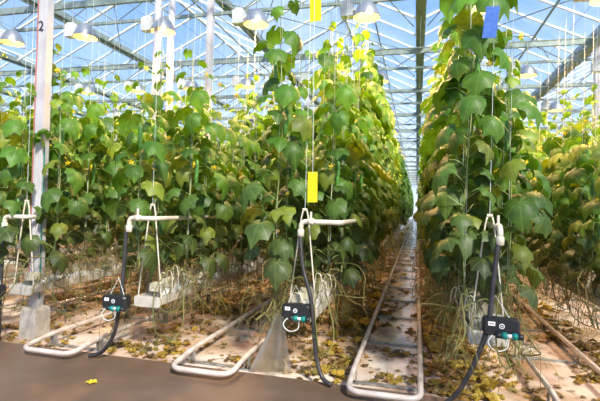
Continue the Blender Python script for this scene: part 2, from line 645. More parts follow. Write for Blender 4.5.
# fins on the right hand roof gutter
fin = MB().mat(PVC)
fin.beam((0, 0, 0), (.07, -.05, -.34), .03, .012)
fm = fin.data('roof_fin')
for k in range(12):
    o = bpy.data.objects.new('screen_hook', fm); COL.objects.link(o)
    o.location = (3.86 if k % 2 else 4.12, 6.3+.62*k, GH+.10); o.rotation_euler = (0, 0, .3*math.sin(k*2.1))
    tag(o, 'pale hook hanging in the line along the right roof gutter', 'hook', 'pale hooks under the right roof gutter')
b = MB().mat(CURT)
n = 70
ring = []
for k in range(n):
    y = 5+k*.22
    a = .03*math.sin(k*2.3)
    ring.append([b.vert((3.98+dx+a*sx, y, GH+.05+dz+.015*math.sin(k*1.7+dx*30))) for dx, dz, sx in ((-.10, 0, 1), (-.13, -.10, .5), (-.05, -.20, 1), (.07, -.19, -1), (.12, -.08, .4), (.09, 0, 1))])
for a, c in zip(ring, ring[1:]):
    for j in range(6): b.face(a[j], a[(j+1) % 6], c[(j+1) % 6], c[j])
b.face(*ring[0]); b.face(*reversed(ring[-1]))
tag(b.obj('shade_screen', None, True), 'grey shade screen folded up along the right roof gutter', 'screen')

# ------------------------------------------------------------------ grow lamps
def lamp_proto():
    t = empty('grow_lamp', (0, 0, 0))
    b = MB().mat(LHOUS)
    b.box((-.21, 0, .10), (.17, .13, .20)); b.box((-.21, 0, .215), (.12, .10, .03))
    b.obj('ballast_housing', t)
    b = MB().mat(SHELL)
    prof = [(.03, .20), (.07, .19), (.13, .13), (.175, .03), (.19, -.02)]
    b.lathe((.06, 0, 0), prof, 18)
    b.obj('reflector_shell', t, True)
    MB().mat(REFL).lathe((.06, 0, 0), [(a-.005, h-.005) for a, h in reversed(prof)], 18).obj('reflector', t, True)
    MB().mat(LHOUS).tube([(-.13, 0, .09), (-.02, 0, .09)], .03, 10).obj('lamp_holder', t)
    MB().mat(BULB).lathe((.07, 0, .06), [(0, -.08), (.022, -.07), (.026, 0), (.022, .07), (0, .08)], 10, 'x').obj('bulb', t, True)
    b = MB().mat(GALV)
    b.tube([(-.2, 0, .22), (-.2, 0, .75)], .006, 5); b.tube([(.06, 0, .20), (.06, 0, .75)], .006, 5)
    b.obj('hanging_rod', t)
    return t
lp = lamp_proto()
LZ = GH-.95-.35
LAMPS = {-8: 6.2}
reg(lp)
lab1 = {4: 'bright grow lamp above the tall right-hand plant beside the blue card', 3: 'round grow lamp hanging beside the top yellow sticky card, over the aisle plants',
        2: 'bright grow lamp half covered by leaves atop the tall left plant', 1: 'small grow lamp glowing between the pair of pipes and the slim post',
        0: 'round grow lamp right of the post numbered 2', -1: 'orange grow lamp at the left edge of the photo', 5: 'grow lamp in the top right corner'}
first = True
LS = []
def put_lamp(x, y, z, label, group, light):
    global first
    if first:
        o = lp; first = False
        o.location = (x, y, z); tag(o, label, 'lamp', group)
    else:
        o = clone(lp, (x, y, z), 0, label, group, 'lamp')
    if light:
        ld = bpy.data.lights.get('sodium_light')
        if ld is None:
            ld = bpy.data.lights.new('sodium_light', 'SPOT')
            ld.energy = 250; ld.color = (1.0, .55, .20); ld.spot_size = R(165); ld.spot_blend = .5
            ld.shadow_soft_size = .10
        lo = bpy.data.objects.new('sodium_light', ld)
        COL.objects.link(lo)
        lo.parent = o; lo.location = (.07, 0, -.05)
for yy in (6.25, 9.85, 13.5, 17.1, 20.7, 24.3):
    t = empty('lamp_rail', (0, yy, 4.87), {6.25: 'thin steel rail carrying the first line of grow lamps', 9.85: 'thin steel rail carrying the second line of grow lamps'}.get(yy, 'thin steel rail carrying a distant line of grow lamps'), 'rail', None if yy < 10 else 'distant lamp rails')
    MB().mat(GALV).tube([(-12.2, 0, 0), (8.2, 0, 0)], .014, 6).obj('rail', t)
    for xx in (-12.02, -8.02, -4.02, -.02, 3.98, 7.98):
        MB().mat(GALV).tube([(xx, 0, 0), (xx, 0, GH-4.86)], .004, 4).obj('hanging_wire', t)
LX = {-1: -6.84, 0: -5.37, 1: -3.95, 2: -2.42, 3: -.80, 4: .72, 5: 2.12}
for k, x in LX.items():
    put_lamp(x, 6.25, 4.12 if k < 3 else 4.1, lab1[k], None, True)
for l2, x in enumerate((-9.8, -8.3, -6.84, -5.37, -3.95, -2.3, -.9, .62, 2.0, 3.5, 4.95)):
    lab = {-3.95: 'small grow lamp hanging just right of the slim white post', -2.3: 'small grow lamp behind the leaves left of the upper aisle opening'}.get(x)
    put_lamp(x, 9.85, 4.2, lab or 'grow lamp of the second lamp line, %s from its left end' % 'first second third fourth fifth sixth seventh eighth ninth tenth eleventh'.split()[l2], None, x > -6.9)
for y in (13.5, 17.1, 20.7, 24.3):
    for x in (-9.8, -8.3, -6.84, -5.37, -3.9, -2.42, -.95, .53, 2.0, 3.5, 4.95, 6.4):
        put_lamp(x, y, 4.25, 'distant grow lamp glowing above the rows', 'distant grow lamps', (y < 15 and -4 < x < 5))

# ------------------------------------------------------------------ pipe rails
def rail_support(parent, y):
    b = MB().mat(SUPM)
    for s in (-1, 1):
        b.box((s*.265-.018, y, .05), (.006, .05, .11)); b.box((s*.265+.018, y, .05), (.006, .05, .11))
        b.box((s*.265, y, .004), (.09, .07, .008))
    b.box((0, y, .012), (.50, .035, .012))
    return b.obj('rail_support', parent)
AL = {-5: 'pipe rail pair at the far left beyond the post rows', -4: 'pipe rail pair left of the numbered post, mostly hidden', -3: 'pipe rail pair left of the numbered post',
      -2: 'white pipe rail with a rounded end, just right of the numbered post', -1: 'white round-ended pipe rail just left of the hanging plastic sheet',
      0: 'pipe rail running down the central aisle', 1: 'pipe rail in the aisle at the right edge of the photo', 2: 'pipe rail beyond the second right-hand row', 3: 'pipe rail farthest right, under the leaves'}
for k in range(-4, 3):
    x = aisle_x(k)+{-1: .0, -2: -.035}.get(k, 0)
    t = empty('pipe_rail', (x, 0, 0), AL[k], 'rail')
    y0 = 3.42
    yend = 60 if k in (0,) else 30
    path = arc([(-.265, yend, .125), (-.265, y0+.35, .125), (-.265, y0-.03, .085), (.265, y0-.03, .085), (.265, y0+.35, .125), (.265, yend, .125)], .11, 7)
    MB().mat(RAILM).tube(path, .0225, 12).obj('pipe', t, True)
    y = 3.78
    while y < (24 if k == 0 else 12):
        rail_support(t, y); y += 1.18
    # seam joints
    for yy in (7.2, 13.2):
        for s in (-1, 1):
            MB().mat(SUPM).tube([(s*.265, yy, .125), (s*.265, yy+.05, .125)], .029, 12).obj('coupling', t)

# ------------------------------------------------------------------ gutters, slabs, hangers
rowdesc = {-7: 'deepest row at left', -6: 'row far left', -5: 'second row beyond the numbered post', -4: 'row beyond the numbered post',
           -3: 'row of the numbered post', -2: 'row between the left aisles', -1: 'row left of the central aisle', 0: 'row right of the central aisle',
           1: 'second row right of the central aisle', 2: 'third row right of the central aisle', 3: 'fourth row right of the central aisle'}
START = {-1: 3.82, 0: 3.62, -2: 3.78, -3: 3.80, 1: 4.6}
slab_me = None
def slab_mesh():
    b = MB().mat(SLAB)
    n = 10
    rings = []
    for k in range(n+1):
        y = -.56+1.12*k/n
        bul = .012*math.sin(k*2.7)
        pinch = .75 if k in (0, n) else 1
        pts = [(-.085-bul, .0), (-.095, .035), (-.08, .085+bul), (0, .098+bul*.5), (.08, .085-bul), (.095, .035), (.085+bul, 0)]
        rings.append([b.vert((px*pinch, y, pz*pinch+.002)) for px, pz in pts])
    for a, c in zip(rings, rings[1:]):
        for j in range(7): b.face(a[j], a[(j+1) % 7], c[(j+1) % 7], c[j])
    b.face(*rings[0]); b.face(*reversed(rings[-1]))
    return b.data('growing_slab', True)
slab_me = slab_mesh()
def hanger_proto():
    t = empty('gutter_hanger', (0, 0, 0))
    b = MB().mat(WSTEEL)
    b.tube([(0, 0, 1.42), (0, 0, 4.9)], .0022, 5); b.obj('wire', t)
    for s in (-1, 1):
        MB().mat(PVC).tube(arc([(s*.015, 0, 1.42), (s*.03, 0, 1.36), (s*.125, 0, .54), (s*.06, 0, .475)], .03, 3), .007, 6).obj('hanger_arm', t, True)
    MB().mat(PVC).tube([(-.02, 0, 1.42), (.02, 0, 1.42)], .012, 8).obj('hook', t)
    return t
hp = hanger_proto(); reg(hp)
hfirst = True
for k in ROWS:
    X = row_x(k)
    ys = START.get(k, 4.2)
    if k not in (-7, -6, 3) or True:
        t = empty('growing_gutter', (X, ys, 0), 'white hanging trough under the plants of the '+rowdesc[k], 'gutter')
        b = MB().mat(GUTM)
        L = 60 if k in (-1, 0) else 30
        prof = [(-.13, .56), (-.13, .49), (-.10, .475), (-.03, .475), (0, .49), (.03, .475), (.10, .475), (.13, .49), (.13, .56), (.122, .56), (.122, .497), (0, .505), (-.122, .497), (-.122, .56)]
        r0 = [b.vert((px, 0, pz)) for px, pz in prof]; r1 = [b.vert((px, L, pz)) for px, pz in prof]
        for j in range(len(prof)):
            b.face(r0[j], r0[(j+1) % len(prof)], r1[(j+1) % len(prof)], r1[j])
        b.obj('trough', t)
        MB().mat(GUTM).rbox((0, -.01, .515), (.27, .02, .10), .02).obj('end_cap', t)
    if k in (-4, -3, -2, -1, 0, 1):
        for j in range(9 if k in (-3, -2, -1, 0) else 5):
            o = bpy.data.objects.new('growing_slab', slab_me); COL.objects.link(o)
            o.location = (X, ys+.62+1.2*j, .505)
            front = j == 0 and k in (-3, -2, -1, 0)
            tag(o, ('white wrapped growing slab at the front end of the ' if front else 'white wrapped growing slab farther back in the ')+rowdesc[k], 'slab',
                None if front else 'growing slabs in the '+rowdesc[k])
    if k in (-4, -3, -2, -1, 0, 1):
        for j in range(5):
            lab = ('gutter hanger wire at the front of the ' if j == 0 else 'gutter hanger wire farther back in the ')+rowdesc[k]
            g = None if j == 0 else 'gutter hangers in the '+rowdesc[k]
            loc = (X, ys+(.03 if j == 0 else .22)+2.4*j, 0)
            if hfirst:
                hp.location = loc; tag(hp, lab, 'hanger', g); hfirst = False
            else:
                clone(hp, loc, 0, lab, g, 'hanger')
    if k in (-5, -4, -3, -2, -1, 0, 1, 2):
        t = empty('crop_wire', (X, 3.2, 4.3), 'steel crop wires stretched above the plants of the '+rowdesc[k], 'wire')
        for s in (-1, 1):
            MB().mat(GALV).tube([(s*.22, 0, 0), (s*.22, 20, .0), (s*.22, 45, 0)], .0035, 5).obj('wire', t)

# ------------------------------------------------------------------ irrigation heads
def irrigation(X, Y, elbow_z, zbox, hose_pts, side, desc, box_dx=0, run=((.34, 0), (.38, 1.3))):
    # cream supply pipe with elbow running back above the row
    t = empty('supply_pipe', (X, Y, 0), 'cream elbow pipe running back through the leaves of the '+desc, 'pipe')
    MB().mat(PVC).tube(arc([(0, 0, elbow_z-.10), (0, 0, elbow_z)]+[(a, c, elbow_z) for a, c in run], .06, 6), .021, 12).obj('pipe', t, True)
    b = MB().mat(PVC); b.lathe((0, 0, elbow_z-.13), [(.021, 0), (.029, .005), (.029, .06), (.021, .065)], 12)
    b.obj('socket', t, True); u_ = Vector((run[0][0], run[0][1], 0)).normalized(); e_ = Vector((0, 0, elbow_z))
    MB().mat(PVC).tube([e_+u_*.06, e_+u_*.11], .028, 12).obj('socket', t, True)
    MB().mat(PVC).tube([e_+u_*.085, e_+u_*.085+Vector((0, 0, .085))], .010, 8).obj('nipple', t)
    # hose
    h = MB().mat(HOSE).tube(smooth_path([(X, Y, elbow_z-.10)]+hose_pts, 8), .018, 10)
    tag(h.obj('irrigation_hose', None, True), 'thick black hose dropping to the ground at the '+desc, 'hose')
    # valve box
    t = empty('valve_box', (X+box_dx, Y-.10, zbox), 'black valve box with green fittings at the '+desc, 'valve box')
    MB().mat(BLK).rbox((0, 0, 0), (.24, .10, .12), .028, 4).obj('case', t)
    MB().mat(WHT).box((-.065, -.052, .025), (.045, .002, .028)).obj('sticker', t)
    MB().mat(REDM).box((-.065, -.0535, .025), (.032, .002, .006)).obj('sticker_print', t)
    MB().mat(WHT).lathe((.0, -.052, .012), [(.0, 0), (.018, 0), (.018, .004)], 18, 'y').obj('round_badge', t)
    MB().mat(BLK).lathe((.0, -.0535, .012), [(.006, 0), (.012, 0)], 14, 'y').obj('badge_ring', t)
    for s in (-1, 1):
        MB().mat(TEAL).tube([(.045+s*.018, -.075, -.045), (.045+s*.05, -.075, -.045)], [.026, .022], 12).obj('green_union', t, True)
        MB().mat(BLK).tube([(.045+s*.05, -.075, -.045), (.045+s*.085, -.075, -.045)], .020, 12).obj('end_nut', t, True)
    MB().mat(WHT).tube([(.027, -.075, -.045), (.063, -.075, -.045)], .014, 10).obj('white_joint', t, True)
    b = MB().mat(TWINE)
    b.tube(smooth_path([(-.06, -.06, -.05), (-.09, -.08, -.10), (-.04, -.08, -.15), (.03, -.07, -.13), (.04, -.07, -.06)], 6), .004, 5)
    b.obj('tube_loop', t, True)
    b = MB().mat(TWINE).tube([(-.08, .02, .055), (-.03, .06, .20), (.06, .02, .055)], .003, 4)
    b.obj('hanging_string', t)
irrigation(-.955, 3.76, 1.32, .58, [(-.95, 3.74, 1.16), (-.91, 3.70, .93), (-.83, 3.66, .70), (-.79, 3.64, .44), (-.76, 3.63, .22), (-.70, 3.60, .08), (-.62, 3.56, .045)], 1, rowdesc[-1], .01)
irrigation(.58, 3.50, 1.34, .66, [(.57, 3.5, 1.24), (.53, 3.45, .90), (.50, 3.40, .66), (.43, 3.36, .45), (.34, 3.36, .24), (.25, 3.38, .11), (.14, 3.36, .045)], -1, rowdesc[0], .0, ((-.03, 1.5),))
irrigation(-2.52, 3.60, 1.30, .56, [(-2.545, 3.60, 1.17), (-2.54, 3.56, .70), (-2.55, 3.54, .48), (-2.60, 3.54, .25), (-2.71, 3.54, .09), (-2.83, 3.52, .045)], -1, rowdesc[-2], -.03, ((.25, 0), (.30, 1.3)))
irrigation(-4.08, 3.75, 1.26, .52, [(-4.09, 3.75, 1.1), (-4.05, 3.70, .42), (-4.0, 3.66, .12), (-3.94, 3.58, .045)], -1, rowdesc[-3], .0, ((.22, 0), (.25, .2)))

# little curly drip tubes by the troughs
def drip(X, Y, z, s, lab):
    r = random.Random(int(X*100+Y*10))
    b = MB().mat(PVC)
    for q in range(4):
        x0 = s*(.05+.03*q); y0 = q*.06
        h = .18+.08*r.random()
        b.tube(smooth_path([(x0, y0, 0), (x0+.005, y0, h*.7), (x0+s*.02, y0-.01, h), (x0+s*.06, y0-.02, h*.95), (x0+s*.075, y0-.02, h*.6), (x0+s*.05, y0, h*.4)], 5), .004, 5)
    tag(b.obj('drip_tubes', None, True, (X, Y, z)), lab, 'tubes')
drip(row_x(0)-.03, 3.75, .60, -1, 'curly cream drip tubes left of the right-hand supply pipe')
drip(row_x(-1)+.03, 3.95, .60, 1, 'curly cream drip tubes at the front end of the left aisle row')
drip(row_x(-2)+.03, 3.85, .60, 1, 'curly cream drip tubes near the second hose from left')
drip(row_x(-3)-.0, 4.3, .60, -1, 'curly cream drip tubes beside the numbered post')

# clear plastic sheet hanging at the end of the row left of the aisle
b = MB().mat(FILM)
rings = []
for j in range(9):
    t_ = j/8
    z = .52*(1-t_)+.015
    rr = .03+.13*t_**1.2
    ring = []
    for k in range(20):
        a = 2*PI*k/20
        q = rr*(1+.28*math.sin(a*5+t_*2)+.1*math.sin(a*9))
        ring.append(b.vert((-1.10-.10*t_+q*math.cos(a), 3.68+q*.55*math.sin(a)+.10*t_, z)))
    rings.append(ring)
for a, c in zip(rings, rings[1:]):
    for k in range(20): b.face(a[k], a[(k+1) % 20], c[(k+1) % 20], c[k])
tag(b.obj('plastic_sheet', None, True), 'clear plastic sheet gathered and hanging beside the left valve box', 'plastic sheet')

# sticky cards
def card(x, y, z, w_, h_, mat, tilt, lab, hang=1.0, name='sticky_card'):
    t = empty(name, (x, y, z), lab, 'sticky card'); t.rotation_euler = (0, tilt, -YAW*.6)
    MB().mat(mat).box((0, 0, 0), (w_, .003, h_)).obj('card', t)
    MB().mat(TWINE).tube([(0, 0, h_/2-.01), (0, 0, h_/2+hang)], .002, 5).obj('string', t)
card(-.785, 3.42, 1.60, .08, .235, YEL, -.02, 'yellow sticky card hanging low in front of the leaves', 2.58)
card(-.86, 3.66, 3.14, .10, .30, YEL, -.03, 'yellow sticky card high up against the sky', 1.01)
card(.455, 3.28, 2.735, .088, .215, BLU, .10, 'blue sticky card beside the top of the tall right plant', 1.46)

# ------------------------------------------------------------------ leaves
ANG = [-168, -150, -128, -105, -80, -55, -28, 0, 28, 55, 80, 105, 128, 150, 168]
RAD = [.46, .72, .74, .84, .82, .94, .90, 1.14, .90, .94, .82, .84, .74, .72, .46]
VEIN = [0, 1, 0, 1, 0, 1, 0, 1, 0, 1, 0, 1, 0, 1, 0]
def leaf(b, P, yaw, pitch, size, droop, r, lod=2, roll=0):
    """blade with five lobes; P where the stalk meets it, tip heading yaw, pitched down"""
    ca, sa = math.cos(yaw), math.sin(yaw)
    cp, sp = math.cos(pitch), math.sin(pitch)
    a = Vector((ca*cp, sa*cp, -sp)); l = Vector((-sa, ca, 0)); n = a.cross(l)
    l2 = l*math.cos(roll)+n*math.sin(roll); n = a.cross(l2); l = l2
    rings = (.45, .8, 1.0) if lod == 2 else ((.6, 1.0) if lod == 1 else (1.0,))
    ids = list(range(15)) if lod > 0 else [1, 3, 5, 7, 9, 11, 13]
    c0 = b.vert(P, 0)
    prev = None
    jit = [1+r.uniform(-.08, .08) for _ in ids]
    for ri, rr in enumerate(rings):
        cur = []
        for q, k in enumerate(ids):
            th = R(ANG[k]); rad = RAD[k]*rr*size*.5*jit[q]
            x = rad*math.cos(th); y = rad*math.sin(th)
            e_ = rad/(size*.5)
            z = -droop*(x*x*(1.0 if x > 0 else .35)+.9*y*y)/size*1.15+abs(y)*.06
            if VEIN[k] == 0: z += .06*size*rr*(1-rr*.4)
            if VEIN[k]: z -= .10*size*max(0, e_-.55)
            z += r.uniform(-.01, .01)*size
            cur.append(b.vert(P+a*x+l*y+n*z, 0 if VEIN[k] else e_*.22))
        if prev is None:
            for q in range(len(ids)-1): b.face(c0, cur[q], cur[q+1])
        else:
            for q in range(len(ids)-1): b.face(prev[q], cur[q], cur[q+1], prev[q+1])
        prev = cur
def lerp(a, b, t): return tuple(x+(y-x)*t for x, y in zip(a, b))
def leaf_tint(h, r):
    """h 0 = oldest leaves at the bottom, 1 = the growing tip"""
    old, mid, new = (.056, .074, .018), (.064, .160, .012), (.12, .265, .016)
    c = lerp(old, mid, min(1, h/.55)) if h < .55 else lerp(mid, new, (h-.55)/.45)
    g = r.uniform(.7, 1.35)
    y = r.random()
    if y < .10: c = lerp(c, (.26, .27, .03), .45)
    return tuple(v*g for v in c)

def plant_geo(r, top, lod=2, base=.88):
    """returns MBs: foliage, stem ; flower spots ; fruit spots"""
    fo = MB().mat(LEAF); st = MB().mat(STEMM)
    pts = []
    n = 16
    ph = r.uniform(0, 6)
    for k in range(n+1):
        t = k/n
        z = base-.05+(top-base+.05)*t
        pts.append(Vector((.02*math.sin(ph+z*3.1), .02*math.cos(ph*2+z*2.7), z)))
    st.tube(pts, [.0065*(1-.55*k/n) for k in range(n+1)], 5 if lod == 2 else 3)
    def at(z):
        t = max(0, min(.9999, (z-base+.05)/(top-base+.05)))*n
        k = int(t); return pts[k].lerp(pts[k+1], t-k)
    z = base+.02; yaw = r.uniform(0, 6.28)
    flowers, fruits = [], []
    step = .064 if lod == 2 else (.074 if lod == 1 else .105)
    while z < top:
        h = (z-base)/(top-base)
        dtop = top-z
        dens = 1 if dtop > .75 else .55
        size = .262*r.uniform(.72, 1.2)
        if dtop < .75: size *= .30+.70*dtop/.75
        pl = size*r.uniform(.55, .95)
        yw = yaw+r.uniform(-.5, .5)
        P0 = at(z)
        d = Vector((math.cos(yw), math.sin(yw), 0))
        P1 = P0+d*pl*.55+Vector((0, 0, pl*.38)); P2 = P0+d*pl+Vector((0, 0, pl*.42))
        fo.tc = leaf_tint(.9, r)
        st.tube([P0, P1, P2], [.0035, .003, .0025] if size > .1 else .0018, 3, False)
        fo.tc = leaf_tint(h if dtop > .5 else .75+.25*(1-dtop/.5), r)
        pit = r.uniform(.25, .95) if dtop > .3 else r.uniform(.0, .9)
        leaf(fo, P2, yw+r.uniform(-.5, .5), pit, size, r.uniform(.8, 1.7), r, lod, r.uniform(-.4, .4))
        if h > .4 and r.random() < .40: flowers.append(P0+d.cross(Vector((0, 0, 1)))*r.uniform(.04, .10)+d*r.uniform(.02, .14))
        if .25 < h < .8 and r.random() < .10: fruits.append(P0+Vector((.05*math.cos(yw+2), .05*math.sin(yw+2), -.02)))
        if r.random() < .4 and lod == 2:      # tendril
            q = P0+Vector((0, 0, .02)); e1 = d.cross(Vector((0, 0, 1)))
            st.tube([q, q+e1*.06+Vector((0, 0, .06)), q+e1*.10+Vector((0, 0, .04)), q+e1*.12+Vector((0, 0, .08))], .0012, 3, False)
        yaw += 2.4
        z += step*r.uniform(.8, 1.2)/dens
    return fo, st, flowers, fruits, pts
def flower_mesh():
    b = MB().mat(FLW)
    c = b.vert((0, 0, 0))
    for k in range(5):
        a = 2*PI*k/5; w_ = .42
        p = [b.vert((.012*math.cos(a-w_*1.2), .012*math.sin(a-w_*1.2), .008)), b.vert((.026*math.cos(a-w_), .026*math.sin(a-w_), .014)), b.vert((.038*math.cos(a), .038*math.sin(a), .010)),
             b.vert((.026*math.cos(a+w_), .026*math.sin(a+w_), .014)), b.vert((.012*math.cos(a+w_*1.2), .012*math.sin(a+w_*1.2), .008))]
        b.face(c, *p)
    return b.data('flower')
FLME = flower_mesh()
def fruit_mesh():
    b = MB().mat(CUKE)
    pr = [(.004, 0), (.014, -.012), (.019, -.05), (.021, -.12), (.020, -.20), (.014, -.24), (.002, -.255)]
    b.lathe((0, 0, 0), pr, 9)
    for i_, v in enumerate(b.v): b.v[i_] = (v[0]+.25*(v[2]**2), v[1], v[2])
    return b.data('cucumber', True)
CUME = fruit_mesh()

def lowstem(r, lod=2):
    """leafless lowered stem: from the cube, down beside the trough, along and back up to the canopy (x>0 = towards the aisle)"""
    b = MB().mat(OLDST)
    L = r.uniform(.5, 1.1)
    zl = r.uniform(.16, .46)
    fl_ = r.choice((-1, 1, 1)); xa_ = r.uniform(.2, .95)
    pts = [(-.20, 0, .74), (-.14, .03, .80), (.0, .06, .70), (.10, .10+L*.1, zl+.12), (.13, L*.35, zl), (.10, L*.6, zl+.02), (.05, L*.75, zl+.10), (-.02, L*.7, .62), (-.03, L*.4, .78), (-.01, .12, .80), (0, 0, .90)]
    pts = pts[:2]+[(x*xa_+r.uniform(-.06, .06), y*fl_+r.uniform(-.12, .12), z+r.uniform(-.07, .07)) for x, y, z in pts[2:-1]]+[pts[-1]]
    sp = smooth_path(pts, 5)
    b.tube(sp, .0055, 5 if lod == 2 else 4)
    # stubs, curly old tendrils and dry stalks
    for q in range(34 if lod == 2 else 10):
        p = sp[r.randrange(6, len(sp)-3)]
        a = r.uniform(0, 6.28); l_ = r.uniform(.04, .15)
        d = Vector((math.cos(a), math.sin(a), r.uniform(-.8, .4)))*l_
        b.tube([p, p+d*.5+Vector((0, 0, .03)), p+d, p+d*1.15+Vector((0, 0, -.05))], .0024, 3, False)
    # hanging bare shoots that arch outwards and down
    for q in range(13 if lod == 2 else 5):
        b.mat(OLDST if r.random() < .45 else DRYST)
        p = Vector((r.uniform(-.1, .1), r.uniform(-.25, .35), r.uniform(.60, .98)))
        pp = [p]
        d = Vector((r.uniform(-.1, .5), r.uniform(-1, 1), r.uniform(-.3, .3)))
        for st_ in range(r.randrange(3, 6)):
            d = (d+Vector((r.uniform(-.5, .5), r.uniform(-.9, .9), r.uniform(-1.1, .25)))).normalized()
            p = p+d*r.uniform(.09, .17)
            p = Vector((max(-.25, min(.36, p.x)), p.y, max(.03, p.z)))
            pp.append(p)
        b.tube(smooth_path(pp, 4), r.uniform(.002, .0038), 4 if lod == 2 else 3, False)
    return b

def cube_mesh():
    b = MB().mat(ROCK); b.box((0, 0, 0), (.095, .095, .075)); return b.data('rockwool_cube')
CUBE = cube_mesh()

def make_plant(seed, top, side_x=.22):
    r = random.Random(seed)
    fo, st, fl, fr, pts = plant_geo(r, top, 2, r.uniform(.72, .92))
    t = empty('cucumber_plant', (0, 0, 0))
    fo.obj('foliage', t, True); st.obj('stem', t, True)
    lowstem(r).obj('lowered_stem', t, True)
    o = bpy.data.objects.new('rockwool_cube', CUBE); COL.objects.link(o); o.parent = t; o.location = (-side_x, 0, .645)
    MB().mat(TWINE).tube([(0, 0, .9), (.003, 0, 2.5), (0, 0, 4.0)], .0014, 4).obj('support_string', t)
    b = MB().mat(TEALS)
    z = top+r.uniform(.05, .3)
    b.tube([(.004, 0, min(z, 4.0)), (.008, .01, min(z+.22, 4.28))], .006, 5)
    if seed % 7 == 0: b.obj('twine_tail', t)
    for p in fl[:7]:
        o = bpy.data.objects.new('flower', FLME); COL.objects.link(o); o.parent = t; o.location = p
        o.rotation_euler = (r.uniform(-1.2, 1.2), r.uniform(-1.2, 1.2), r.uniform(0, 6)); o.scale = [r.uniform(.6, 1.0)]*3
    for p in fr[:2]:
        o = bpy.data.objects.new('cucumber', CUME); COL.objects.link(o); o.parent = t; o.location = p; o.rotation_euler = (0, 0, r.uniform(0, 6))
    return t
def make_small(seed, top):
    r = random.Random(seed)
    fo, st, fl, fr, pts = plant_geo(r, top, 1)
    # merge into one mesh
    ls = lowstem(r, 1)
    lsm = ls
    for src, mt in ((st, STEMM), (ls, OLDST)):
        off = len(fo.v); fo.mat(mt)
        fo.v += src.v; fo.tint += src.tint; fo.vein += src.vein
        for f_ in src.f: fo.face(*[q+off for q in f_])
    fo.mat(FLW)
    for p in fl:
        c = fo.vert(p)
        for k in range(5):
            a = 2*PI*k/5
            i1 = fo.vert(p+Vector((.03*math.cos(a-.5), .01*math.sin(k), .03*math.sin(a-.5)))); i2 = fo.vert(p+Vector((.03*math.cos(a+.5), .01, .03*math.sin(a+.5))))
            fo.face(c, i1, i2)
    if seed % 7 == 1:
        fo.mat(TEALS)
        fo.tube([(.004, 0, min(4.05, top+.1)), (.008, .01, min(4.28, top+.4))], .006, 3)
    return fo.data('cucumber_plant', True)

TOPS_N = [2.55, 2.8, 3.05, 3.3, 3.6, 3.95]
NEARP = {}
for i_, tp in enumerate(TOPS_N):
    for v in range(2):
        NEARP[(i_, v)] = make_plant(100+i_*7+v, tp)
SMALL = {}
for i_, tp in enumerate(TOPS_N):
    for v in range(2):
        SMALL[(i_, v)] = make_small(500+i_*7+v, tp)
reg(None)
usedp = set()
pr = random.Random(42)
# height class of a plant by row and distance
def cls(k, y):
    u = pr.random()
    if k == 0: return 5 if u < .6 else 4
    if k == -1:
        if y < 5.6: return 0 if u < .55 else (1 if u < .85 else 2)
        return 5 if u < .5 else (4 if u < .85 else 3)
    if k in (-2,): return (0 if u < .15 else 1 if u < .55 else 2) if y < 6 else (2 if u < .4 else 3 if u < .8 else 4)
    if k in (-3, -4): return 1 if u < .2 else 2 if u < .6 else 3
    if k in (1,): return (0 if u < .35 else 1 if u < .75 else 2) if y < 8.5 else (3 if u < .5 else 4)
    return 2 if u < .4 else 3 if u < .8 else 4
RANGE = {0: (3.70, 20), -1: (3.88, 20), -2: (3.86, 12), -3: (3.88, 12), -4: (4.4, 11), -5: (6, 9), 1: (4.9, 12.5), 2: (8.5, 12), 3: (12, 13)}
NPL = 0
ORD = 'first second third fourth fifth sixth seventh eighth ninth tenth eleventh twelfth'.split()
special = {(-1, 0): (4, 'tall front cucumber plant left of the low yellow card, reaching the leaf-covered lamp'),
           (-1, 1): (0, 'cucumber plant behind the low yellow sticky card'),
           (0, 0): (5, 'tallest cucumber plant, right of the central aisle, rising to the lamp by the blue card'),
           (0, 1): (1, 'cucumber plant right of the central aisle, on the outer side beneath the blue card'),
           (-2, 0): (1, 'cucumber plant above the second hose from the left'),
           (-3, 0): (1, 'cucumber plant wrapped round the right side of the numbered post')}
stuff_rows = []
